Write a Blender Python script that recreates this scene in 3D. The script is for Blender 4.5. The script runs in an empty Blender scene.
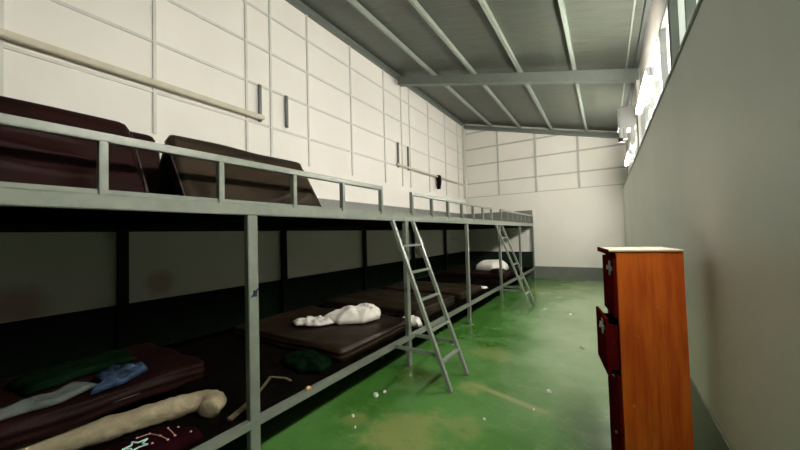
import bpy, bmesh, math, random
from mathutils import Vector, Matrix, noise, Euler

S = bpy.context.scene
C = S.collection
PI = math.pi
# ------------------------------------------------------------------ camera
cam = bpy.data.cameras.new('camera'); cam.sensor_width = 36.0; cam.lens = 36.0 * 323.5 / 800.0
cam.clip_start = 0.02; cam.clip_end = 100
co = bpy.data.objects.new('camera', cam); C.objects.link(co)
YAW, PITCH, ROLL = 0.56633, 0.030956, -0.028082
fwd = Vector((-math.sin(YAW) * math.cos(PITCH), math.cos(YAW) * math.cos(PITCH), math.sin(PITCH)))
rt = Vector((math.cos(YAW), math.sin(YAW), 0)); up = rt.cross(fwd)
r2 = rt * math.cos(ROLL) + up * math.sin(ROLL); u2 = -rt * math.sin(ROLL) + up * math.cos(ROLL)
M = Matrix((r2, u2, -fwd)).transposed().to_4x4(); M.translation = Vector((0, 0, 1.6))
co.matrix_world = M
S.camera = co
# ------------------------------------------------------------------ world, exposure
W = bpy.data.worlds.new('world'); S.world = W; W.use_nodes = True
W.node_tree.nodes['Background'].inputs[0].default_value = (0.75, 0.85, 1.0, 1)
W.node_tree.nodes['Background'].inputs[1].default_value = 0.6
S.view_settings.view_transform = 'Standard'; S.view_settings.look = 'None'
S.view_settings.gamma = 1.0; S.view_settings.use_curve_mapping = False
S.view_settings.exposure = 1.88
WIN_FAR = 0.8      # daylight glowing through the clerestory panes
WIN_NEAR = 0.22
WIN_END = 0.55
TUBE = 95.0         # fluorescent tubes along the window wall

# ------------------------------------------------------------------ materials
def mat(name, col, rough=0.6, metal=0.0, var=0.15, scale=8.0, bump=0.0, bscale=40.0, spec=0.5, stretch=(1, 1, 1), coat=0.0):
    m = bpy.data.materials.new(name); m.use_nodes = True
    nt = m.node_tree; b = nt.nodes['Principled BSDF']
    b.inputs['Roughness'].default_value = rough; b.inputs['Metallic'].default_value = metal
    b.inputs['Specular IOR Level'].default_value = spec
    b.inputs['Coat Weight'].default_value = coat
    tc = nt.nodes.new('ShaderNodeTexCoord'); mp = nt.nodes.new('ShaderNodeMapping')
    mp.inputs['Scale'].default_value = stretch
    nt.links.new(tc.outputs['Object'], mp.inputs['Vector'])
    n = nt.nodes.new('ShaderNodeTexNoise'); n.inputs['Scale'].default_value = scale; n.inputs['Detail'].default_value = 5
    nt.links.new(mp.outputs[0], n.inputs['Vector'])
    r = nt.nodes.new('ShaderNodeValToRGB')
    r.color_ramp.elements[0].position = 0.3; r.color_ramp.elements[1].position = 0.7
    r.color_ramp.elements[0].color = (*[c * (1 - var) for c in col], 1)
    r.color_ramp.elements[1].color = (*[min(1, c * (1 + var)) for c in col], 1)
    nt.links.new(n.outputs['Fac'], r.inputs[0]); nt.links.new(r.outputs[0], b.inputs['Base Color'])
    if bump:
        n2 = nt.nodes.new('ShaderNodeTexNoise'); n2.inputs['Scale'].default_value = bscale; n2.inputs['Detail'].default_value = 4
        nt.links.new(mp.outputs[0], n2.inputs['Vector'])
        bp = nt.nodes.new('ShaderNodeBump'); bp.inputs['Strength'].default_value = bump; bp.inputs['Distance'].default_value = 0.02
        nt.links.new(n2.outputs['Fac'], bp.inputs['Height']); nt.links.new(bp.outputs[0], b.inputs['Normal'])
    return m

def emit(name, col, s):
    m = bpy.data.materials.new(name); m.use_nodes = True
    b = m.node_tree.nodes['Principled BSDF']; b.inputs['Base Color'].default_value = (*col, 1)
    b.inputs['Emission Color'].default_value = (*col, 1); b.inputs['Emission Strength'].default_value = s
    return m

def math_node(nt, op, a, b=None, c=None, clamp=False):
    n = nt.nodes.new('ShaderNodeMath'); n.operation = op; n.use_clamp = clamp
    for i, v in enumerate((a, b, c)):
        if v is None: continue
        if isinstance(v, (int, float)): n.inputs[i].default_value = v
        else: nt.links.new(v, n.inputs[i])
    return n.outputs[0]

def smooth(nt, v, lo, hi):
    n = nt.nodes.new('ShaderNodeMapRange'); n.interpolation_type = 'SMOOTHSTEP'
    n.inputs['From Min'].default_value = lo; n.inputs['From Max'].default_value = hi
    nt.links.new(v, n.inputs['Value']); return n.outputs[0]

def mixc(nt, f, a, b):
    n = nt.nodes.new('ShaderNodeMix'); n.data_type = 'RGBA'
    if isinstance(f, (int, float)): n.inputs[0].default_value = f
    else: nt.links.new(f, n.inputs[0])
    for i, v in ((6, a), (7, b)):
        if isinstance(v, tuple): n.inputs[i].default_value = (*v, 1)
        else: nt.links.new(v, n.inputs[i])
    return n.outputs[2]

def tex(nt, scale, detail=5, rough=0.6, stretch=None, vec=None):
    n = nt.nodes.new('ShaderNodeTexNoise'); n.inputs['Scale'].default_value = scale
    n.inputs['Detail'].default_value = detail; n.inputs['Roughness'].default_value = rough
    g = vec
    if stretch:
        mp = nt.nodes.new('ShaderNodeMapping'); mp.inputs['Scale'].default_value = stretch
        nt.links.new(vec, mp.inputs['Vector']); g = mp.outputs[0]
    nt.links.new(g, n.inputs['Vector']); return n.outputs['Fac']

def floor_material():
    m = bpy.data.materials.new('green_floor_paint'); m.use_nodes = True
    nt = m.node_tree; b = nt.nodes['Principled BSDF']
    g = nt.nodes.new('ShaderNodeNewGeometry').outputs['Position']
    sp = nt.nodes.new('ShaderNodeSeparateXYZ'); nt.links.new(g, sp.inputs[0]); x, y = sp.outputs[0], sp.outputs[1]
    n1 = tex(nt, 0.9, 4, 0.55, None, g); n2 = tex(nt, 3.2, 8, 0.7, None, g); n3 = tex(nt, 18, 6, 0.7, None, g)
    base = mixc(nt, smooth(nt, n1, 0.35, 0.65), (0.040, 0.138, 0.018), (0.078, 0.20, 0.048))
    base = mixc(nt, math_node(nt, 'MULTIPLY', smooth(nt, n2, 0.52, 0.72), 0.45), base, (0.15, 0.235, 0.09))
    def blob(cx, cy, r, power):
        dx = math_node(nt, 'SUBTRACT', x, cx); dy = math_node(nt, 'SUBTRACT', y, cy)
        d = math_node(nt, 'SQRT', math_node(nt, 'ADD', math_node(nt, 'MULTIPLY', dx, dx), math_node(nt, 'MULTIPLY', dy, dy)))
        d = math_node(nt, 'ADD', d, math_node(nt, 'MULTIPLY', math_node(nt, 'SUBTRACT', n2, 0.5), -1.6 * r))
        f = nt.nodes.new('ShaderNodeMapRange'); f.interpolation_type = 'SMOOTHSTEP'
        f.inputs['From Min'].default_value = r; f.inputs['From Max'].default_value = r * 0.35
        nt.links.new(d, f.inputs['Value'])
        return math_node(nt, 'MULTIPLY', f.outputs[0], power)
    for cx, cy, r, pw in ((-1.45, 2.25, 0.42, 0.6), (-1.05, 2.55, 0.25, 0.35), (-1.25, 3.25, 0.2, 0.5), (-1.9, 2.2, 0.16, 0.4), (-1.35, 4.3, 0.35, 0.4), (-1.3, 9.6, 1.1, 0.4), (-0.6, 10.9, 0.8, 0.3)):
        base = mixc(nt, blob(cx, cy, r, pw), base, (0.25, 0.25, 0.09))
    base = mixc(nt, blob(-1.88, 3.22, .34, .6), base, (0.05, 0.065, 0.012))      # darker brownish patch by the ladder
    n4 = tex(nt, 7, 8, 0.75, (1, 1.4, 1), g)
    base = mixc(nt, math_node(nt, 'MULTIPLY', smooth(nt, n4, 0.55, 0.70), 0.5), base, (0.17, 0.25, 0.10))
    base = mixc(nt, math_node(nt, 'MULTIPLY', smooth(nt, n4, 0.45, 0.32), 0.45), base, (0.03, 0.105, 0.012))
    # worn tan streak running right from the near ladder's foot
    ax, ay, bx, by = -1.15, 3.30, -0.42, 3.08
    L = math.hypot(bx - ax, by - ay); ux, uy = (bx - ax) / L, (by - ay) / L
    dx = math_node(nt, 'SUBTRACT', x, ax); dy = math_node(nt, 'SUBTRACT', y, ay)
    t = math_node(nt, 'ADD', math_node(nt, 'MULTIPLY', dx, ux), math_node(nt, 'MULTIPLY', dy, uy))
    s = math_node(nt, 'ABSOLUTE', math_node(nt, 'ADD', math_node(nt, 'MULTIPLY', dx, -uy), math_node(nt, 'MULTIPLY', dy, ux)))
    ms = math_node(nt, 'SUBTRACT', 1.0, smooth(nt, s, 0.012, 0.06))
    me = math_node(nt, 'MULTIPLY', smooth(nt, t, -0.2, 0.15), math_node(nt, 'SUBTRACT', 1.0, smooth(nt, t, L * 0.6, L * 1.1)))
    base = mixc(nt, math_node(nt, 'MULTIPLY', math_node(nt, 'MULTIPLY', ms, me), 0.65), base, (0.30, 0.28, 0.12))
    base = mixc(nt, math_node(nt, 'MULTIPLY', smooth(nt, n3, 0.62, 0.75), 0.35), base, (0.20, 0.28, 0.11))
    glare_x = math_node(nt, 'ADD', x, math_node(nt, 'MULTIPLY', math_node(nt, 'SUBTRACT', n1, 0.5), 1.3))
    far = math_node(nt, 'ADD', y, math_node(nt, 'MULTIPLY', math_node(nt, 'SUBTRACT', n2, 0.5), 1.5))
    fw = math_node(nt, 'MULTIPLY', smooth(nt, glare_x, -1.7, -0.2), smooth(nt, far, 2.0, 6.0))
    base = mixc(nt, math_node(nt, 'MULTIPLY', fw, 0.75), base, (0.33, 0.43, 0.25))      # glare painted into the floor colour, paler toward the right and far end
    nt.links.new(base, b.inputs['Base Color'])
    ro = nt.nodes.new('ShaderNodeMapRange'); ro.inputs['To Min'].default_value = 0.14; ro.inputs['To Max'].default_value = 0.32
    nt.links.new(n2, ro.inputs['Value']); nt.links.new(ro.outputs[0], b.inputs['Roughness'])
    b.inputs['Specular IOR Level'].default_value = 0.6
    bp = nt.nodes.new('ShaderNodeBump'); bp.inputs['Strength'].default_value = 0.12; bp.inputs['Distance'].default_value = 0.01
    nt.links.new(n3, bp.inputs['Height']); nt.links.new(bp.outputs[0], b.inputs['Normal'])
    return m

def stained_wall_material():
    m = mat('cream_wall', (0.80, 0.775, 0.715), 0.65, var=0.03, scale=1.2)
    nt = m.node_tree; b = nt.nodes['Principled BSDF']
    prev = b.inputs['Base Color'].links[0].from_socket
    g = nt.nodes.new('ShaderNodeNewGeometry').outputs['Position']
    sp = nt.nodes.new('ShaderNodeSeparateXYZ'); nt.links.new(g, sp.inputs[0]); y, z = sp.outputs[1], sp.outputs[2]
    n = tex(nt, 9, 5, 0.6, None, g)
    for cy, cz, r in ((0.62, 1.05, 0.26), (1.72, 1.12, 0.2)):     # reddish smears on the wall behind the lower bunk
        dy = math_node(nt, 'SUBTRACT', y, cy); dz = math_node(nt, 'SUBTRACT', z, cz)
        d = math_node(nt, 'SQRT', math_node(nt, 'ADD', math_node(nt, 'MULTIPLY', dy, dy), math_node(nt, 'MULTIPLY', dz, dz)))
        d = math_node(nt, 'ADD', d, math_node(nt, 'MULTIPLY', math_node(nt, 'SUBTRACT', n, 0.5), 0.5 * r))
        f = math_node(nt, 'SUBTRACT', 1.0, smooth(nt, d, r * 0.35, r))
        prev = mixc(nt, math_node(nt, 'MULTIPLY', f, 0.5), prev, (0.45, 0.16, 0.13))
    nt.links.new(prev, b.inputs['Base Color'])
    return m

def wood_material(name, c1, c2, rough=0.35, spec=0.4):
    m = bpy.data.materials.new(name); m.use_nodes = True
    nt = m.node_tree; b = nt.nodes['Principled BSDF']; b.inputs['Roughness'].default_value = rough; b.inputs['Specular IOR Level'].default_value = spec
    o = nt.nodes.new('ShaderNodeTexCoord').outputs['Object']
    n1 = tex(nt, 7, 6, 0.6, (3, 3, 0.25), o); n2 = tex(nt, 45, 4, 0.6, (1, 1, 0.06), o); n3 = tex(nt, 22, 3, 0.5, None, o)
    c = mixc(nt, smooth(nt, n1, 0.35, 0.65), c1, c2)
    c = mixc(nt, math_node(nt, 'MULTIPLY', smooth(nt, n2, 0.5, 0.7), 0.35), c, tuple(v * 0.55 for v in c1))
    c = mixc(nt, math_node(nt, 'MULTIPLY', smooth(nt, n3, 0.70, 0.76), 0.4), c, (0.6, 0.33, 0.18))
    nt.links.new(c, b.inputs['Base Color']); return m

def roof_material():
    m = bpy.data.materials.new('roof_sheet_grey'); m.use_nodes = True
    nt = m.node_tree; b = nt.nodes['Principled BSDF']; b.inputs['Roughness'].default_value = 0.45
    o = nt.nodes.new('ShaderNodeTexCoord').outputs['Object']
    n1 = tex(nt, 5, 6, 0.65, (0.25, 4.5, 1), o); n2 = tex(nt, 1.2, 4, 0.6, None, o)
    c = mixc(nt, smooth(nt, n1, 0.3, 0.7), (0.042, 0.048, 0.036), (0.078, 0.084, 0.064))
    c = mixc(nt, math_node(nt, 'MULTIPLY', smooth(nt, n2, 0.4, 0.65), 0.5), c, (0.05, 0.064, 0.05))
    nt.links.new(c, b.inputs['Base Color'])
    w = nt.nodes.new('ShaderNodeTexWave'); w.inputs['Scale'].default_value = 5.0; w.bands_direction = 'Y'
    nt.links.new(o, w.inputs['Vector'])
    bp = nt.nodes.new('ShaderNodeBump'); bp.inputs['Strength'].default_value = 0.07; bp.inputs['Distance'].default_value = 0.01
    nt.links.new(w.outputs['Fac'], bp.inputs['Height']); nt.links.new(bp.outputs[0], b.inputs['Normal'])
    return m

MAT = dict(
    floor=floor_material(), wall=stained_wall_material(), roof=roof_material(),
    right=mat('grey_white_wall', (0.75, 0.76, 0.74), 0.42, var=0.05, scale=0.9, bump=0.05, bscale=6),
    upper=mat('upper_wall_plaster', (0.55, 0.52, 0.48), 0.6, var=0.04),
    near=mat('dark_grey_near_wall', (0.10, 0.10, 0.09), 0.6, var=0.05),
    back_batten=mat('end_wall_batten_paint', (0.46, 0.465, 0.42), 0.5, var=0.04),
    batten=mat('batten_paint', (0.62, 0.615, 0.565), 0.5, var=0.04),
    band=mat('grey_band_paint', (0.15, 0.16, 0.135), 0.5, var=0.10, scale=5),
    purlin=mat('purlin_paint', (0.24, 0.275, 0.23), 0.45, var=0.06),
    edge_purlin=mat('dark_edge_purlin_paint', (0.03, 0.035, 0.03), 0.5, var=0.06),
    beam=mat('rafter_paint', (0.12, 0.14, 0.12), 0.45, var=0.06),
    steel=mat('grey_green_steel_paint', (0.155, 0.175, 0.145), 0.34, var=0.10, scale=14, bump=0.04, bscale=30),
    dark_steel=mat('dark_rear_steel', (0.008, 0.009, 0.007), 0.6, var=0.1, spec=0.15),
    ladder=mat('ladder_steel', (0.20, 0.225, 0.185), 0.32, var=0.12, scale=20),
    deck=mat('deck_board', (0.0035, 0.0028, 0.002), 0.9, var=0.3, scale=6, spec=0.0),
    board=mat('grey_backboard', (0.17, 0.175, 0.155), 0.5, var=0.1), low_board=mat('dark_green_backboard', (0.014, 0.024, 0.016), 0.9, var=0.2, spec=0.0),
    vinyl=mat('maroon_vinyl', (0.011, 0.0035, 0.003), 0.52, var=0.3, scale=3, spec=0.06, bump=0.10, bscale=9),
    vinyl_brown=mat('brown_vinyl', (0.017, 0.011, 0.006), 0.45, var=0.3, scale=3, spec=0.16, bump=0.10, bscale=9),
    seam=mat('vinyl_seam', (0.018, 0.008, 0.007), 0.5),
    white=mat('white_cotton', (0.80, 0.77, 0.70), 0.85, var=0.08, scale=12, bump=0.3, bscale=30),
    beige=mat('beige_cotton', (0.27, 0.23, 0.145), 0.85, var=0.2, scale=8, bump=0.3, bscale=25),
    blue=mat('blue_grey_cloth', (0.020, 0.034, 0.062), 0.9, spec=0.05, var=0.9, scale=9, bump=0.3, bscale=25),
    pale=mat('pale_grey_cloth', (0.085, 0.10, 0.095), 0.9, spec=0.1, var=0.25, scale=9, bump=0.3, bscale=25),
    green=mat('dark_green_cloth', (0.0025, 0.008, 0.003), 0.95, spec=0.0, var=0.5, scale=12, bump=0.4, bscale=25),
    night=mat('night_sky_cloth', (0.012, 0.0025, 0.004), 0.95, spec=0.0, var=0.3, scale=10, bump=0.2, bscale=25),
    mint=mat('mint_print', (0.50, 0.78, 0.70), 0.8, var=0.03),
    peach=mat('peach_print', (0.72, 0.42, 0.30), 0.8, var=0.03),
    black=mat('black_cloth', (0.006, 0.006, 0.006), 0.9, spec=0.05), tan=mat('tan_webbing', (0.10, 0.075, 0.04), 0.8),
    pole=mat('cream_pole', (0.56, 0.52, 0.40), 0.45, var=0.1),
    rod=mat('dark_rod', (0.13, 0.14, 0.13), 0.5),
    wood=wood_material('orange_veneer', (0.48, 0.075, 0.006), (0.64, 0.145, 0.014)),
    wood_dark=wood_material('dark_red_veneer', (0.075, 0.004, 0.004), (0.11, 0.006, 0.005), 0.9, 0.0),
    wood_pale=mat('pale_board_top', (0.66, 0.52, 0.35), 0.5, var=0.06),
    chrome=mat('hasp_metal', (0.62, 0.62, 0.58), 0.3, metal=0.7, var=0.1),
    plastic=mat('white_plastic', (0.66, 0.67, 0.66), 0.4, var=0.03),
    dark=mat('dark_plastic', (0.03, 0.03, 0.03), 0.5),
    alu=mat('window_aluminium', (0.25, 0.27, 0.25), 0.4, var=0.05),
    paper=mat('white_litter', (0.78, 0.78, 0.72), 0.8, var=0.05),
    orange=mat('orange_litter', (0.75, 0.42, 0.22), 0.7, var=0.1),
    glow=emit('bright_daylit_pane', (1.0, 0.97, 0.91), WIN_FAR),
    glow_end=emit('end_daylit_pane', (1.0, 0.95, 0.84), WIN_END),
    glow_dull=emit('dull_blind_pane', (0.93, 1.0, 0.87), 0.17),
    tube=emit('lit_tube', (1.0, 0.955, 0.87), TUBE),
    glow_near=emit('frosted_daylit_pane', (0.93, 1.0, 0.88), WIN_NEAR),
)

# ------------------------------------------------------------------ helpers
class MB:
    def __init__(s): s.bm = bmesh.new()
    def box(s, x0, x1, y0, y1, z0, z1, bev=0.0):
        r = bmesh.ops.create_cube(s.bm, size=1)
        vs = r['verts']
        for v in vs:
            v.co = Vector((x0 + (v.co.x + .5) * (x1 - x0), y0 + (v.co.y + .5) * (y1 - y0), z0 + (v.co.z + .5) * (z1 - z0)))
        if bev:
            es = list({e for v in vs for e in v.link_edges})
            bmesh.ops.bevel(s.bm, geom=es, offset=bev, segments=2, affect='EDGES')
        return s
    def hexa(s, pts):
        v = [s.bm.verts.new(p) for p in pts]
        for f in ((0, 3, 2, 1), (4, 5, 6, 7), (0, 1, 5, 4), (1, 2, 6, 5), (2, 3, 7, 6), (3, 0, 4, 7)): s.bm.faces.new([v[i] for i in f])
        return s
    def bar(s, a, b, w, h, upv=(0, 0, 1)):           # rectangular bar from a to b, w sideways, h along upv
        a, b = Vector(a), Vector(b); d = (b - a).normalized(); u = Vector(upv); sd = d.cross(u).normalized(); u = sd.cross(d).normalized()
        P = []
        for p in (a, b):
            for q in ((-1, -1), (1, -1), (1, 1), (-1, 1)): P.append(p + sd * q[0] * w / 2 + u * q[1] * h / 2)
        return s.hexa(P)
    def tube(s, a, b, r, n=12):
        a, b = Vector(a), Vector(b); d = b - a
        m = Matrix.Translation((a + b) / 2) @ d.to_track_quat('Z', 'Y').to_matrix().to_4x4()
        bmesh.ops.create_cone(s.bm, cap_ends=True, segments=n, radius1=r, radius2=r, depth=d.length, matrix=m); return s
    def build(s, name, m, parent=None, smooth=False, world=True):
        bmesh.ops.recalc_face_normals(s.bm, faces=s.bm.faces)
        me = bpy.data.meshes.new(name); s.bm.to_mesh(me); s.bm.free()
        if smooth:
            for p in me.polygons: p.use_smooth = True
        me.materials.append(m)
        o = bpy.data.objects.new(name, me); C.objects.link(o)
        if parent is not None:
            o.parent = parent
            if world: me.transform(Matrix.Translation(-root_loc(parent)))    # built in world coordinates
        return o

def root_loc(o):
    l = Vector(o.location)
    while o.parent: o = o.parent; l += Vector(o.location)
    return l

def struct(name, mb, m):
    o = mb.build(name, m); o['kind'] = 'structure'; return o

def tag(o, label, cat, group=None, kind=None):
    o['label'] = label; o['category'] = cat
    if group: o['group'] = group
    if kind: o['kind'] = kind
    return o

def thing(name, label, cat, loc=(0, 0, 0), group=None):
    o = bpy.data.objects.new(name, None); o.location = loc; o.empty_display_size = 0.1; C.objects.link(o)
    return tag(o, label, cat, group)

def recentre(o):                                     # put a single mesh thing's origin at its base
    vs = [v.co for v in o.data.vertices]
    c = Vector(((min(v.x for v in vs) + max(v.x for v in vs)) / 2, (min(v.y for v in vs) + max(v.y for v in vs)) / 2, min(v.z for v in vs)))
    o.data.transform(Matrix.Translation(-c)); o.location = c; return o

def soft_block(x0, x1, y0, y1, z0, z1, r=0.04, amp=0.012, seed=0, div=0.06, freq=3.0, folds=0.0, nzmin=4):
    """rounded foam block with wrinkled skin"""
    nx, ny, nz = (max(2, int(round(abs(b - a) / div))) for a, b in ((x0, x1), (y0, y1), (z0, z1)))
    nz = max(nz, nzmin)
    bm = bmesh.new(); cache = {}
    def vert(i, j, k):
        key = (i, j, k)
        if key not in cache:
            p = Vector((x0 + (x1 - x0) * i / nx, y0 + (y1 - y0) * j / ny, z0 + (z1 - z0) * k / nz))
            q = Vector((min(max(p.x, x0 + r), x1 - r), min(max(p.y, y0 + r), y1 - r), min(max(p.z, z0 + r), z1 - r)))
            d = p - q; n = d.normalized() if d.length > 1e-6 else Vector((0, 0, 0))
            if d.length > 1e-6: p = q + n * r
            nv = noise.noise(p * freq + Vector((seed * 7.3, seed * 3.1, 0)))
            w = amp * nv
            if folds:
                w += folds * abs(math.sin(9 * p.z / max(0.1, z1 - z0) + 3 * noise.noise(Vector((p.x * 1.5, p.y * 1.5, seed))) + 1.5 * p.y)) * (1 if abs(n.z) < 0.8 else 0.15)
            if k == 0: w = 0
            cache[key] = bm.verts.new(p + n * w)
        return cache[key]
    for i in range(nx):
        for j in range(ny):
            for k in (0, nz): bm.faces.new([vert(i, j, k), vert(i + 1, j, k), vert(i + 1, j + 1, k), vert(i, j + 1, k)])
    for i in range(nx):
        for k in range(nz):
            for j in (0, ny): bm.faces.new([vert(i, j, k), vert(i + 1, j, k), vert(i + 1, j, k + 1), vert(i, j, k + 1)])
    for j in range(ny):
        for k in range(nz):
            for i in (0, nx): bm.faces.new([vert(i, j, k), vert(i, j + 1, k), vert(i, j + 1, k + 1), vert(i, j, k + 1)])
    m = MB(); m.bm.free(); m.bm = bm; return m

def heap(outline, z0, height, seed=0, rough=0.35, freq=5.0, rings=9, power=0.55, crown=None):
    """crumpled cloth heap over a plan outline (list of xy), closed underneath"""
    bm = bmesh.new()
    n = 96; P = [Vector((p[0], p[1], 0)) for p in outline]
    L = [0]
    for i in range(len(P)): L.append(L[-1] + (P[(i + 1) % len(P)] - P[i]).length)
    pts = []
    for t in range(n):
        d = L[-1] * t / n
        for i in range(len(P)):
            if L[i + 1] >= d: break
        f = (d - L[i]) / max(1e-6, L[i + 1] - L[i]); pts.append(P[i].lerp(P[(i + 1) % len(P)], f))
    for _ in range(2): pts = [(pts[i - 1] + pts[i] * 2 + pts[(i + 1) % n]) / 4 for i in range(n)]
    c = sum(pts, Vector()) / n
    if crown: c = Vector((crown[0], crown[1], 0))
    prev = None; rows = []
    for k in range(rings + 1):
        s = 1 - k / rings
        row = []
        if k == rings:
            zz = z0 + height * (1 + rough * noise.noise(Vector((c.x * freq, c.y * freq, seed))))
            row = [bm.verts.new((c.x, c.y, zz))]
        else:
            for p in pts:
                q = c.lerp(p, s ** 0.8)
                h = (1 - s ** 2.2) ** power
                w = noise.noise(Vector((q.x * freq, q.y * freq, seed))) + 0.6 * abs(noise.noise(Vector((q.x * freq * 2.3, q.y * freq * 2.3, seed + 4))))
                zz = z0 if k == 0 else z0 + height * h * (1 + rough * w) + 0.006
                jit = 0.02 * noise.noise(Vector((q.x * 9, q.y * 9, seed + 9)))
                row.append(bm.verts.new((q.x + jit, q.y - jit, max(zz, z0))))
        rows.append(row)
    for k in range(rings):
        a, b = rows[k], rows[k + 1]
        for i in range(n):
            j = (i + 1) % n
            if len(b) == 1: bm.faces.new([a[i], a[j], b[0]])
            else: bm.faces.new([a[i], a[j], b[j], b[i]])
    bm.faces.new(rows[0][::-1])
    m = MB(); m.bm.free(); m.bm = bm; return m

# ------------------------------------------------------------------ setting
XL, XR, XU = -4.471, 0.484, 0.60
Y0, YB = -3.0, 11.72
def roof_z(x): return 5.70 - 0.2594 * (x - XL)      # underside of the purlins

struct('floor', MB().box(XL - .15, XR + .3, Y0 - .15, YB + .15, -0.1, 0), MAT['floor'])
struct('wall_left', MB().box(XL - .15, XL, Y0, YB, 0, 6.0), MAT['wall'])
struct('wall_back', MB().box(XL - .15, XR + .3, YB, YB + .15, 0, 6.0), MAT['wall'])
struct('wall_near', MB().box(XL - .15, XR + .3, Y0 - .15, Y0, 0, 6.0), MAT['near'])
struct('wall_right', MB().box(XR, XR + .3, Y0, YB, 0, 2.80), MAT['right'])
struct('wall_right_upper', MB().box(XU, XU + .184, Y0, YB, 3.85, 4.62), MAT['upper'])
rf = MB()
za, zb = roof_z(XL - .15) + .10, roof_z(XR + .3) + .10
rf.hexa([(XL - .15, Y0 - .15, za), (XR + .3, Y0 - .15, zb), (XR + .3, YB + .15, zb), (XL - .15, YB + .15, za),
         (XL - .15, Y0 - .15, za + .08), (XR + .3, Y0 - .15, zb + .08), (XR + .3, YB + .15, zb + .08), (XL - .15, YB + .15, za + .08)])
struct('ceiling', rf, MAT['roof'])
# grey painted skirting bands
struct('baseboard_back', MB().box(XL, XR, YB - .012, YB, 0, 0.42), MAT['band'])
struct('baseboard_right', MB().box(XR - .010, XR, Y0, YB - .012, 0, 0.49), MAT['band'])
# battens of the panelled walls
t = MB(); bw = 0.017; bt = 0.016
for z in (3.384, 3.99, 4.595, 5.20): t.box(XL, XL + bt, Y0, YB - bt, z - bw, z + bw)
for y in (-2.0, -0.65, 0.50, 1.66, 2.833, 3.254, 4.03, 5.21, 6.43, 7.22, 7.645, 8.77, 9.99, 11.08): t.box(XL, XL + bt * 1.4, y - bw, y + bw, 2.885, 5.72)
t.box(XL, XL + .10, YB - .16, YB, 2.885, 5.7)
struct('trim_1', t, MAT['batten'])
t = MB()
for z in (2.934, 3.446, 4.126, 4.738, 5.36): t.box(XL + .1, min(XU, XL + (5.7 - z) / .2594 - .05), YB - bt, YB, z - (.024 if z > 3 else .012), z + (.024 if z > 3 else .012))
for x in (-3.185, -1.924, -0.661): t.box(x - .032, x + .032, YB - bt * 1.4, YB, 2.934, roof_z(x))
struct('trim_2', t, MAT['back_batten'])
# wall plate along the top of the left wall, and sill strip on the right wall
t = MB(); t.box(XL, XL + .09, Y0, YB, 5.665, 5.80); struct('trim_3', t, MAT['beam'])
t = MB(); t.box(XR - .012, XU, Y0, YB, 2.80, 2.825); struct('trim_4', t, MAT['alu'])
# clerestory windows
def window(n, ya, yb, glass, pitch=0.65):
    fr = MB(); fr.box(XU, XU + .06, ya, yb, 2.825, 2.87); fr.box(XU, XU + .06, ya, yb, 3.80, 3.85)
    k = max(1, round((yb - ya) / pitch))
    for i in range(k + 1):
        y = ya + (yb - ya) * i / k; a, b = max(ya, y - .025), min(yb, y + .025)
        fr.box(XU - .01, XU + .05, a, b, 2.87, 3.80)
    o = struct('window_%d' % n, fr, MAT['alu'])
    p = MB().box(XU + .055, XU + .065, ya, yb, 2.85, 3.82).build('window_pane', glass, o)
window(1, Y0, 0.70, MAT['glow_near']); window(2, 0.70, 3.30, MAT['glow_near']); window(3, 3.30, 3.95, MAT['glow_dull'])
window(4, 4.0, 7.0, MAT['glow']); window(5, 7.25, 10.9, MAT['glow_end'])
struct('wall_right_end', MB().box(XU, XU + .184, 10.9, YB, 2.80, 3.85), MAT['upper'])
struct('trim_5', MB().box(XU - .05, XU + .18, 6.98, 7.25, 2.825, 4.62), MAT['upper'])
struct('trim_6', MB().box(XU, XU + .18, 3.95, 4.0, 2.825, 3.85), MAT['alu'])

# roof steelwork
for k, x in enumerate((-3.36, -2.369, -1.378, -0.386, 0.56)):
    z = roof_z(x)
    o = MB().hexa([(x - .028, Y0, z + .008), (x + .028, Y0, z - .007), (x + .028, YB, z - .007), (x - .028, YB, z + .008), (x - .028, Y0, z + .105), (x + .028, Y0, z + .090), (x + .028, YB, z + .090), (x - .028, YB, z + .105)]).build('purlin', MAT['purlin' if k < 4 else 'edge_purlin'])
    tag(o, 'grey green steel purlin under the roof, ' + ('nearest the panelled left wall', 'second out from the panelled left wall', 'third out from the panelled left wall', 'fourth out from the panelled left wall', 'dark one along the top of the window wall')[k], 'purlin', 'roof purlins')
def rafter(y0, y1, x0, d, label):
    x1 = XU - .01; a = roof_z(x0) - .003; b = roof_z(x1) - .003
    o = MB().hexa([(x0, y0, a - d), (x1, y0, b - d), (x1, y1, b - d), (x0, y1, a - d), (x0, y0, a), (x1, y0, b), (x1, y1, b), (x0, y1, a)]).build('roof_beam', MAT['beam'])
    tag(o, label, 'roof beam', 'roof beams')
rafter(6.95, 7.10, -4.37, .20, 'grey steel roof beam crossing the ceiling at mid room under the purlins')
rafter(11.54, 11.70, XL + .09, .12, 'dark grey roof beam along the top of the far end wall')
o = MB().tube((0.43, Y0, roof_z(.43) + .085), (0.43, YB, roof_z(.43) + .085), .013).build('conduit', MAT['purlin'])
tag(o, 'thin pale conduit line running under the roof beside the window wall', 'conduit')

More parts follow.
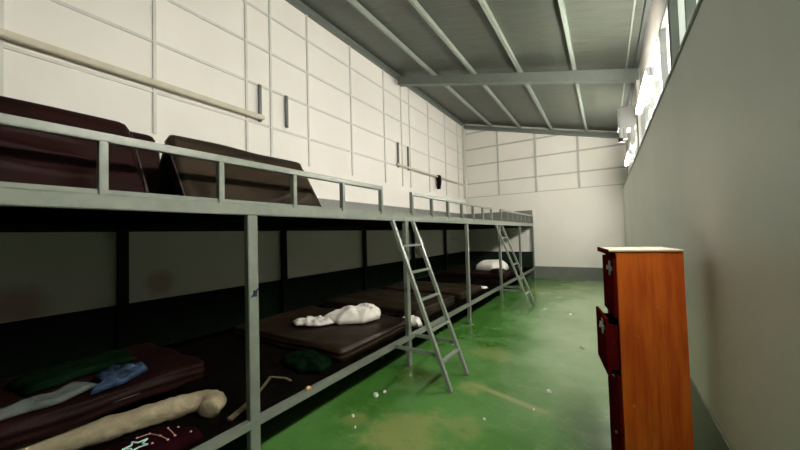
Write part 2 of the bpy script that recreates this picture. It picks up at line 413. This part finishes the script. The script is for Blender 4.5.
# ------------------------------------------------------------------ the long two-tier bunk platform
XF = -2.071            # front face of the posts
YA, YE = -2.85, 11.70
bk = thing('bunk_bed', 'long grey green steel two tier bunk platform along the panelled wall', 'bunk bed', (XF, 0, 0))
posts_y = [-2.79, -0.72, 1.35, 3.42, 5.50, 7.60, 9.67, 11.655]
for y in posts_y[1:]:
    MB().box(XF - .05, XF, y - .0375, y + .0375, 0, 1.767, .004).build('post', MAT['steel'], bk)
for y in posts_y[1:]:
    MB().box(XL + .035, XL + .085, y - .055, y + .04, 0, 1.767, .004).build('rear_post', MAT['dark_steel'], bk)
MB().box(XF - .05, XF + .004, YA, YE, 1.767, 1.838, .004).build('upper_front_beam', MAT['steel'], bk)
MB().box(XF - .062, XF - .012, YA, YE, 1.838, 1.866, .004).build('deck_lip', MAT['steel'], bk)
MB().box(XF - .045, XF + .003, YA, YE, 0.315, 0.372, .004).build('lower_front_rail', MAT['steel'], bk)
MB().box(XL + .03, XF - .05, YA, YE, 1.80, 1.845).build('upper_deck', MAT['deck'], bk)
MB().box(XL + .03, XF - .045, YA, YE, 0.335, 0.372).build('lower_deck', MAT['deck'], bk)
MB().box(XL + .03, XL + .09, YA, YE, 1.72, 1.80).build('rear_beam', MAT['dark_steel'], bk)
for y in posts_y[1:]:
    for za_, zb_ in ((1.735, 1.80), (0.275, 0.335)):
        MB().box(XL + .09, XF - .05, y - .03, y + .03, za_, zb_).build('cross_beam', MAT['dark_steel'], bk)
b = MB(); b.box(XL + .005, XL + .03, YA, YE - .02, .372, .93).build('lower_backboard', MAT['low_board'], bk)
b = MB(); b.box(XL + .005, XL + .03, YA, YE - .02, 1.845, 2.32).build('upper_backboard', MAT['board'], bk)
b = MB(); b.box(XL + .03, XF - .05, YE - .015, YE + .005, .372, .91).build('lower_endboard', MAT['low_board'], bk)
b = MB(); b.box(XL + .03, XF - .02, YE - .015, YE + .005, 1.845, 2.32).build('upper_endboard', MAT['board'], bk)
def guard(ys):
    g = MB().box(XF - .045, XF, ys[0] - .018, ys[-1] + .018, 2.103, 2.147, .004).build('guard_rail', MAT['steel'], bk)
    for y in ys:
        MB().box(XF - .045, XF, y - .0175, y + .0175, 1.838, 2.103, .003).build('guard_post', MAT['steel'], g)
guard([-1.82, -1.22, -0.63, -0.04, 0.558, 1.138, 1.722, 2.29, 2.91])
guard([3.585, 4.15, 4.71, 5.29, 5.85, 6.42, 7.0])
guard([7.75, 8.33, 8.86, 9.38, 9.88, 10.42, 11.0, 11.67])

o = MB().box(XF + .0001, XF + .0012, 1.345, 1.375, 1.20, 1.245).bar((XF + .0006, 1.33, 1.20), (XF + .0006, 1.385, 1.255), .0012, .012, (0, 0, 1)).build('ink_smudge', MAT['blue'], bk)
o['label'] = 'blue ink smudge on the near post'
# ladders
def ladder(dy, label):
    L = thing('bunk_ladder', label, 'ladder', (-1.39, dy + 3.26, 0), 'ladders up to the upper deck')
    X = lambda z: -1.385 - .371 * z
    for y in (3.045, 3.505):
        MB().bar((X(0), dy + y, 0.006), (X(1.765), dy + y, 1.765), .042, .036, (1, 0, 0)).build('stile', MAT['ladder'], L)
    for z in (1.475, 1.185, 0.893, 0.58, 0.275):
        MB().box(X(z) - .022, X(z) + .022, dy + 3.062, dy + 3.488, z - .012, z + .012, .003).build('rung', MAT['ladder'], L)
    for y in (3.045, 3.505):
        MB().bar((XF + .006, dy + y + .03, .345), (X(.335), dy + y + .03, .335), .012, .04).build('brace', MAT['ladder'], L)
ladder(0, 'grey steel ladder leaning against the bunk nearest the camera')
ladder(4.10, 'far grey steel ladder leaning against the bunk near the end wall')

# ------------------------------------------------------------------ folded mattresses on the upper deck
def smoothstep(v, a, b):
    m_, w_ = (a + b) / 2, (b - a) / 2
    return max(0.0, 1 - ((v - m_) / w_) ** 2) ** .5 if abs(v - m_) < w_ else 0.0

def tent(name, y0, y1, xf, xt, zt, label, m, seed, creases=(), th=.10):
    """mattress folded double and stood on its two edges"""
    zb = 1.850; xb = 2 * xt - xf
    prof = [];  n = 14
    def leaf(a, b, k): return [Vector(a).lerp(Vector(b), i / k) for i in range(k + 1)]
    outer = leaf((xf, zb), (xt + .055, zt - .045), 40) + [Vector((xt + .03, zt - .012)), Vector((xt, zt)), Vector((xt - .03, zt - .012))] + leaf((xt - .055, zt - .045), (xb, zb), 40)
    inner = leaf((xb + th, zb), (xt, zt - .16), 5) + leaf((xt, zt - .16), (xf - th, zb), 5)[1:]
    loop = outer + inner
    bm = bmesh.new(); ny = 60; rows = []
    for j in range(ny + 1):
        y = y0 + (y1 - y0) * j / ny; e = min(j, ny - j) / ny * (y1 - y0); rr = .05
        sh = 0 if e >= rr else (rr - math.sqrt(max(0, rr * rr - (rr - e) ** 2)))
        row = []
        for i, p in enumerate(loop):
            if i < len(outer):
                q = Vector((p.x, y, p.y)); 
                nv = Vector((1, 0, .45)).normalized() if i < 41 else Vector((-1, 0, .45)).normalized() if i > 43 else Vector((0, 0, 1))
                u = (p.y - zb) / (zt - zb)
                yy = y - y0; fold = .012 * noise.noise(Vector((y * 2.2, u * 2.4, seed + 3)))
                for c0, c1, c2, a0, a1 in creases: fold += .014 * math.exp(-((u - c0 - c1 * (yy - c2) ** 2 ) / .026) ** 2) * smoothstep(yy, a0, a1)
                q = q + nv * (fold * min(1, 3 * u) - sh * .8) 
                q.y += -.012 * (u if j > ny / 2 else -u)
                row.append(bm.verts.new(q))
            else: row.append(bm.verts.new((p.x, y, p.y)))
        rows.append(row)
    K = len(loop)
    for j in range(ny):
        for i in range(K): bm.faces.new([rows[j][i], rows[j][(i + 1) % K], rows[j + 1][(i + 1) % K], rows[j + 1][i]])
    bm.faces.new(rows[0]); bm.faces.new(rows[-1][::-1])
    mb = MB(); mb.bm.free(); mb.bm = bm
    r = thing('folded_mattress', label, 'mattress', ((xf + xb) / 2, (y0 + y1) / 2, zb), 'folded mattresses on the upper deck')
    mb.build('mattress_cover', m, r, True)
    for y in (y0 + .004, y1 - .004):
        MB().bar((xf - .02, y, zb + .012), (xt + .03, y - .0 , zt - .075), .010, .012, (1, 0, 0)).build('seam_piping', MAT['seam'], r)
    return r
tent('m', -0.62, 0.80, -2.20, -2.50, 2.345, 'dark maroon folded mattress behind the near guard rail at left edge', MAT['vinyl'], 1, [(.42, .55, 1.15, .3, 1.2), (.22, .7, 1.1, .3, 1.25), (.62, .4, 1.2, .6, 1.2)])
tent('m', 0.0, 1.16, -2.86, -3.10, 2.47, 'dark maroon folded mattress peeking out behind the two front mattresses on the upper deck', MAT['vinyl'], 5)
tent('m', 0.985, 2.15, -2.20, -2.50, 2.335, 'brown folded mattress with pale sheen streaks beside the empty upper deck', MAT['vinyl_brown'], 9, [(.05, .9, .35, .5, 1.05), (-.15, .9, .35, .6, 1.1), (.80, -.4, .5, .3, .7)])

# ------------------------------------------------------------------ lower deck mattresses and bedding
ZD = 0.373
def flat_mattress(x0, x1, y0, y1, z1, label, m, seed, folds=.010, z0=ZD, r_=.028):
    r = thing('mattress', label, 'mattress', ((x0 + x1) / 2, (y0 + y1) / 2, z0), 'mattresses lying on the lower deck')
    soft_block(x0, x1, y0, y1, z0, z1, r_, .022, seed, .04, 3.5, folds, nzmin=10).build('mattress_cover', m, r, True)
    zz = (z0 + z1) / 2
    MB().tube((x1 - .004, y0 + .06, zz), (x1 - .004, y1 - .06, zz), .006, 8).build('seam_piping', MAT['seam'], r)
    MB().tube((x0 + .06, y0 + .004, zz), (x1 - .06, y0 + .004, zz), .006, 8).build('seam_piping', MAT['seam'], r)
    return r
flat_mattress(-4.05, -2.215, 2.36, 3.655, .504, 'dark brown vinyl mattress on the lower deck under the crumpled white sheet', MAT['vinyl_brown'], 11, .020)
flat_mattress(-4.10, -2.25, 3.95, 5.25, .535, 'dark brown mattress on the lower deck just behind the near ladder', MAT['vinyl_brown'], 14)
flat_mattress(-4.10, -2.28, 5.62, 6.75, .50, 'dark brown mattress on the lower deck between the two ladders', MAT['vinyl_brown'], 17)
flat_mattress(-4.15, -2.30, 8.55, 10.9, .49, 'dark mattress at the far end of the lower deck under the cream bundle', MAT['vinyl'], 19)
flat_mattress(-3.70, -2.69, -0.65, 1.34, .655, 'maroon mattress nearest the camera on the lower deck, propped on a beige roll', MAT['vinyl'], 23, .016, .515, .045)
# beige roll the near mattress rests on
rb = thing('bolster', 'beige rolled duvet pushed under the edge of the near maroon mattress', 'bolster', (-2.62, .9, ZD))
def roll(pts, rad, seed, n=40, m=130):
    P = [Vector(p) for p in pts]
    def cr(t):
        k = min(int(t), len(P) - 2); f = t - k
        a, b, c, d = P[max(k - 1, 0)], P[k], P[k + 1], P[min(k + 2, len(P) - 1)]
        return .5 * ((2 * b) + (c - a) * f + (2 * a - 5 * b + 4 * c - d) * f * f + (-a + 3 * b - 3 * c + d) * f ** 3)
    bm = bmesh.new(); rows = []
    for j in range(m + 1):
        t = (len(P) - 1) * j / m; c = cr(t); d = (cr(min(t + .01, len(P) - 1)) - cr(max(t - .01, 0))).normalized()
        sd = d.cross(Vector((0, 0, 1))).normalized(); u = sd.cross(d)
        e = min(j, m - j) / m * 1.9; cap = math.sqrt(max(0, 1 - (1 - min(1, e / .09)) ** 2)) * .98 + .02
        row = []
        for i in range(n):
            a = 2 * PI * i / n; q = c + (sd * math.cos(a) * 1.15 + u * math.sin(a)) * rad
            w = 1 + .14 * noise.noise(q * 7 + Vector((seed, 0, 0))) + .16 * abs(noise.noise(q * 15 + Vector((0, seed, 0)))) - .08
            q = c + (sd * math.cos(a) * 1.15 + u * math.sin(a)) * rad * w * cap
            row.append(bm.verts.new((q.x, q.y, max(ZD, min(q.z, .512)))))
        rows.append(row)
    for j in range(m):
        for i in range(n): bm.faces.new([rows[j][i], rows[j][(i + 1) % n], rows[j + 1][(i + 1) % n], rows[j + 1][i]])
    bm.faces.new(rows[0]); bm.faces.new(rows[-1][::-1])
    mb = MB(); mb.bm.free(); mb.bm = bm; return mb
zr = ZD + .068
roll([(-2.95, -.3, zr), (-2.78, .3, zr), (-2.69, .7, zr), (-2.61, 1.0, zr), (-2.54, 1.20, zr), (-2.43, 1.26, zr), (-2.355, 1.17, zr - .005)], .070, 31).build('roll', MAT['beige'], rb, True)
# support for the rear of that mattress
o = soft_block(-3.62, -3.05, -.5, 1.2, ZD, .500, .05, .02, 37, .06, 4).build('folded_blanket', MAT['black'], None, True)
tag(recentre(o), 'black folded blanket lying under the back half of the near maroon mattress', 'blanket')
# night sky cloth with printed constellations
nc = thing('printed_cloth', 'dark maroon cloth printed with constellations and a mint star beside the beige roll', 'cloth', (-2.21, .95, ZD))
mbk = heap([(-2.50, .52), (-2.14, .48), (-2.12, .8), (-2.14, 1.06), (-2.26, 1.08), (-2.46, .95), (-2.50, .75)], ZD, .062, 41, .15, 4, 8, .35)
cl = mbk.build('cloth_body', MAT['night'], nc, True)
bpy.context.view_layer.update()
from mathutils.bvhtree import BVHTree
def drop(ob, x, y):
    off = root_loc(ob); me = ob.data
    tr = BVHTree.FromPolygons([v.co + off for v in me.vertices], [p.vertices[:] for p in me.polygons])
    h = tr.ray_cast(Vector((x, y, 5)), Vector((0, 0, -1))); return h[0].z if h[0] else off.z
def path(ob, pts, r, name, m, closed=False):
    s = MB(); pts = [Vector(p) for p in pts]; seq = pts + ([pts[0]] if closed else [])
    for a, b in zip(seq, seq[1:]):
        for k in range(4):
            p, q = a.lerp(b, k / 4), a.lerp(b, (k + 1) / 4)
            s.tube((p.x, p.y, drop(ob, p.x, p.y) + .002), (q.x, q.y, drop(ob, q.x, q.y) + .002), r, 6)
    return s
star = []
for k in range(10):
    a = PI / 2 + k * PI / 5 + .3; rr = .062 if k % 2 == 0 else .028
    star.append((-2.315 + rr * math.cos(a), .765 + rr * math.sin(a), 0))
path(cl, star, .005, '', None, True).build('star_print', MAT['mint'], nc)
dots = [(-2.39, .856), (-2.305, .878), (-2.37, .945), (-2.34, .99), (-2.225, .924), (-2.218, .884), (-2.255, .82), (-2.41, .80), (-2.20, 1.0)]
for x, y in dots:
    MB_ = MB(); bmesh.ops.create_uvsphere(MB_.bm, u_segments=8, v_segments=6, radius=.007, matrix=Matrix.Translation((x, y, drop(cl, x, y)))); MB_.build('printed_dot', MAT['peach'], nc)
for a, b in ((0, 1), (2, 4), (1, 5), (7, 0)):
    path(cl, [(*dots[a], 0), (*dots[b], 0)], .002, '', None).build('printed_line', MAT['peach'], nc)
# clothes on the near mattress
o = heap([(-2.76, .18), (-2.84, .18), (-2.92, .50), (-2.98, .70), (-2.86, .76), (-2.74, .55)], .672, .028, 51, .9, 10).build('rumpled_cloth', MAT['pale'], None, True)
tag(recentre(o), 'pale grey crumpled cloth at the left on the near maroon mattress', 'cloth')
o = heap([(-2.72, .66), (-2.88, .78), (-3.0, .74), (-3.12, .86), (-3.04, 1.05), (-2.86, 1.02), (-2.74, .84)], .668, .032, 55, 1.2, 13).build('rumpled_shirt', MAT['blue'], None, True)
tag(recentre(o), 'crumpled blue shirt on the near maroon mattress beside the pale grey cloth', 'shirt')
o = heap([(-3.06, .45), (-3.4, .4), (-3.55, .8), (-3.5, 1.1), (-3.17, 1.05), (-3.15, .8)], .672, .05, 58, .5, 6).build('rumpled_blanket', MAT['green'], None, True)
tag(recentre(o), 'dark green crumpled blanket on the near maroon mattress behind the blue shirt', 'blanket')
# white sheet on the second mattress
ws = thing('white_sheet', 'crumpled white sheet bundle on the brown mattress beyond the near post', 'sheet', (-2.9, 3.1, .533))
heap([(-3.13, 2.98), (-2.80, 2.94), (-2.55, 3.10), (-2.50, 3.38), (-2.65, 3.62), (-2.95, 3.55), (-3.12, 3.3)], .533, .132, 61, .38, 7, 22, .5, (-2.74, 3.40)).build('sheet_bundle', MAT['white'], ws, True)
heap([(-3.42, 2.74), (-3.25, 2.66), (-3.0, 2.74), (-2.86, 2.95), (-3.02, 3.08), (-3.25, 2.98)], 0.533, .042, 64, 1.0, 14, 10).build('trailing_corner', MAT['white'], ws, True)
o = heap([(-2.50, 3.80), (-2.30, 3.75), (-2.14, 3.75), (-2.13, 3.86), (-2.3, 3.93), (-2.46, 3.90)], ZD, .085, 67, .6, 12, 7).build('white_rag', MAT['white'], None, True)
tag(recentre(o), 'small white rag on the lower deck edge behind the near ladder', 'rag')
o = heap([(-3.35, 9.35), (-2.75, 9.20), (-2.45, 9.45), (-2.5, 10.0), (-2.95, 10.2), (-3.35, 9.95)], .505, .26, 71, .18, 3, 9, .5).build('cream_bundle', MAT['white'], None, True)
tag(recentre(o), 'cream bedding bundle at the far end of the lower deck behind the far ladder', 'bedding')
o = heap([(-2.45, 8.62), (-2.33, 8.7), (-2.36, 9.12), (-2.62, 9.15), (-2.75, 8.85)], .505, .10, 74, .3, 6).build('brown_bag', MAT['vinyl_brown'], None, True)
tag(recentre(o), 'small dark brown bag in front of the cream bundle on the lower deck', 'bag')
o = heap([(-2.45, 6.95), (-2.28, 6.95), (-2.26, 7.12), (-2.43, 7.14)], ZD, .03, 77, .4, 8, 5).build('white_paper', MAT['paper'], None, True)
tag(recentre(o), 'small white paper on the lower deck before the cream bundle', 'paper')
o = heap([(-2.75, 2.05), (-2.4, 1.98), (-2.2, 2.08), (-2.25, 2.3), (-2.6, 2.33), (-2.8, 2.22)], ZD, .10, 80, .5, 8).build('green_bag', MAT['green'], None, True)
tag(recentre(o), 'dark green cloth bag on the lower deck right of the near post', 'bag')
s = MB()
for a, b in [((-2.30, 1.50, ZD + .03), (-2.42, 1.72, ZD + .07)), ((-2.42, 1.72, ZD + .07), (-2.36, 1.82, ZD + .035)), ((-2.36, 1.82, ZD + .035), (-2.3, 1.83, ZD + .02))]: s.bar(a, b, .022, .006)
o = s.build('strap', MAT['tan'], None); tag(recentre(o), 'beige strap end on the lower deck just right of the near post', 'strap')
s = MB().bar((-2.20, 1.24, ZD + .012), (-2.28, 1.47, ZD + .03), .035, .014)
o = s.build('stick', MAT['tan'], None); tag(recentre(o), 'thin brown wooden stick on the lower deck left of the near post', 'stick')
o = heap([(-2.10, 1.805), (-2.075, 1.80), (-2.07, 1.85), (-2.10, 1.855)], .3722, .022, 83, .3, 20, 4).build('orange_scrap', MAT['orange'], None, True)
tag(recentre(o), 'tiny orange scrap lying on the lower bunk rail', 'litter')

# ------------------------------------------------------------------ left wall: poles, hangers, black cloth
def pole(ya, yb, z, r, hang, label):
    p = thing('wall_pole', label, 'pole', (XL + .09, (ya + yb) / 2, z), 'poles hung along the panelled wall')
    MB().box(XL + .06, XL + .06 + r, ya, yb, z - r / 2, z + r / 2, .008).build('pole_body', MAT['pole'], p)
    for y in hang: MB().box(XL + .018, XL + .058, y - .02, y + .02, z - .05, 3.985).build('hanger', MAT['rod'], p)
pole(Y0 + .2, 3.06, 3.458, .066, (3.035,), 'thick cream pole fixed along the panelled wall at upper left')
pole(6.83, 11.5, 3.39, .055, (6.98, 7.485), 'thin cream pole on the panelled wall toward the far corner')
o = MB().box(XL + .022, XL + .058, 3.51, 3.55, 3.45, 3.985).build('hanger_bar', MAT['rod']); tag(o, 'short dark upright bar alone on the panelled wall past the thick pole', 'bar')
bm = MB()
for k in range(7):
    z = 3.44 - k * .062; w = (.075, .085, .085, .07, .065, .055, .035)[k]; off = (.0, .0, .012, .02, .0, -.01, -.01)[k]
    bm.box(XL + .045, XL + .155, 9.22 + off - w, 9.22 + off + w, z - .062, z, .008)
o = bm.build('black_cloth', MAT['black']); tag(o, 'black cloth hanging over the thin cream pole', 'cloth')

# ------------------------------------------------------------------ white unit high on the window wall
u = thing('wall_unit', 'white box unit mounted high on the window wall near the far end', 'wall unit', (.45, 8.1, 3.62))
MB().box(.30, .598, 7.9, 8.35, 3.63, 4.07, .03).build('unit_body', MAT['plastic'], u)
for x in (.335, .40): MB().tube((x, 7.98, 3.64), (x + .01, 7.98, 3.42), .035, 12).build('hanging_arm', MAT['plastic'], u)
MB().tube((.325, 7.95, 3.44), (.325, 7.95, 3.36), .042, 12).build('arm_tip', MAT['dark'], u)
MB().box(.50, .56, 7.93, 8.1, 3.30, 3.64, .01).build('side_bracket', MAT['plastic'], u)

# ------------------------------------------------------------------ tube lamps along the window wall
def tube_lamp(y, z, label, L=1.5):
    l = thing('tube_lamp', label, 'lamp', (.50, y, z), 'tube lamps along the window wall')
    MB().box(.50, .535, y - L / 2, y + L / 2, z - .05, z + .05, .006).build('lamp_body', MAT['plastic'], l)
    for dz in (-.03, .03):
        MB().tube((.475, y - L / 2 + .04, z + dz), (.475, y + L / 2 - .04, z + dz), .014, 12).build('tube', MAT['tube'], l)
    for s_ in (-1, 1):
        MB().box(.458, .50, y + s_ * (L / 2 - .025) - .015, y + s_ * (L / 2 - .025) + .015, z - .05, z + .05, .004).build('tube_holder', MAT['plastic'], l)
        MB().box(.535, .615, y + s_ * L * .3 - .015, y + s_ * L * .3 + .015, z - .015, z + .015).build('bracket', MAT['plastic'], l)
tube_lamp(1.5, 3.40, 'tube lamp on the window wall beyond the top of the photo')
tube_lamp(5.35, 3.38, 'glaring tube lamp before the bright window pane')
tube_lamp(9.0, 3.20, 'far tube lamp glowing under the white box unit')

# ------------------------------------------------------------------ drawer cabinet
lk = bpy.data.objects.new('drawer_cabinet', None); C.objects.link(lk)
tag(lk, 'tall narrow orange brown wooden drawer cabinet standing by the grey right wall', 'cabinet')
lw, ld, lh = .330, .36, 1.475           # local: x along the near side, y along the drawer fronts
def lpart(mb, name, m, parent=lk): return mb.build(name, m, parent, world=False)
lpart(MB().box(.014, lw, 0, .018, 0, lh - .012, .002), 'side_panel', MAT['wood'])
lpart(MB().box(.014, lw, ld - .018, ld, 0, lh - .012, .002), 'side_panel', MAT['wood'])
lpart(MB().box(lw - .014, lw, .018, ld - .018, 0, lh - .012), 'back_panel', MAT['wood'])
lpart(MB().box(-.022, lw + .004, -.006, ld + .008, lh - .010, lh, .002), 'top_board', MAT['wood_pale'])
lpart(MB().box(-.030, -.022, -.008, ld + .010, lh - .026, lh + .004, .002), 'top_edging', MAT['wood_dark'])
lpart(MB().box(.012, .03, .018, ld - .018, .0, .045), 'kick_board', MAT['wood_dark'])
for z in (1.425, 1.07, .73, .39): lpart(MB().box(.014, .04, .018, ld - .018, z - .006, z + .006), 'divider', MAT['wood_dark'])
for k, (z0, z1) in enumerate(((.05, .387), (.393, .727), (.733, 1.067), (1.073, 1.425))):
    out = .052 if k == 2 else 0.0
    d = bpy.data.objects.new('drawer', None); C.objects.link(d); d.parent = lk; d.location = (.012 - out, 0, 0)
    if k == 2: d['label'] = 'drawer pulled slightly out'
    lpart(MB().box(-.016, 0, .004, ld - .004, z0, z1, .002), 'drawer_front', MAT['wood_dark'], d)
    lpart(MB().box(0, lw - .07, .024, .034, z0 + .03, z1 - .04), 'drawer_side', MAT['wood_dark'], d)
    lpart(MB().box(0, lw - .07, ld - .034, ld - .024, z0 + .03, z1 - .04), 'drawer_side', MAT['wood_dark'], d)
    if k >= 2:
        zc = z1 - .065; h = MB().box(-.022, -.015, .07, .11, zc - .045, zc + .045, .002)
        h.box(-.024, -.014, .03, .17, zc - .012, zc + .012, .002); h.box(-.036, -.02, .08, .10, zc - .008, zc + .008)
        lpart(h, 'hasp', MAT['chrome'], d)
    else:
        lpart(MB().tube((-.028, .10, z1 - .03), (-.014, .10, z1 - .03), .008, 10), 'screw_head', MAT['chrome'], d)
lk.location = (.030, 2.30, 0); lk.rotation_euler = (0, 0, math.radians(9))

# ------------------------------------------------------------------ litter on the floor
rnd = random.Random(4)
spots = [(-2.016, 2.632, .035, 'crumpled white scrap on the green floor nearest the bunk shadow'), (-1.97, 2.72, .018, 'tiny white fleck just behind the crumpled scrap beside the bunk'),
         (-1.968, 2.226, .016, 'tiny white fleck on the floor between the near post and ladder'), (-1.834, 2.096, .012, 'tiny white fleck at the bottom of the photo right of the near post'),
         (-.937, 2.741, .014, 'round white fleck on the floor ahead of the near ladder foot'), (-.339, 5.044, .030, 'white scrap on the floor level with the ajar locker door'),
         (-.542, 3.525, .024, 'white scrap at the end of the worn tan streak'), (-.622, 6.908, .034, 'white scrap furthest out on the open floor'),
         (-.60, 3.10, .010, 'speck of litter below the end of the tan streak'), (-1.93, 4.38, .016, 'white fleck on the floor just past the near ladder')]
for x, y, r, lab in spots:
    pts = [(x + r * (.7 + .5 * rnd.random()) * math.cos(a * PI / 3), y + r * (.7 + .5 * rnd.random()) * math.sin(a * PI / 3)) for a in range(6)]
    o = heap(pts, .0005, r * .6, rnd.random() * 50, .4, 30, 3).build('paper_scrap', MAT['paper'])
    tag(recentre(o), lab, 'litter', 'litter on the green floor')
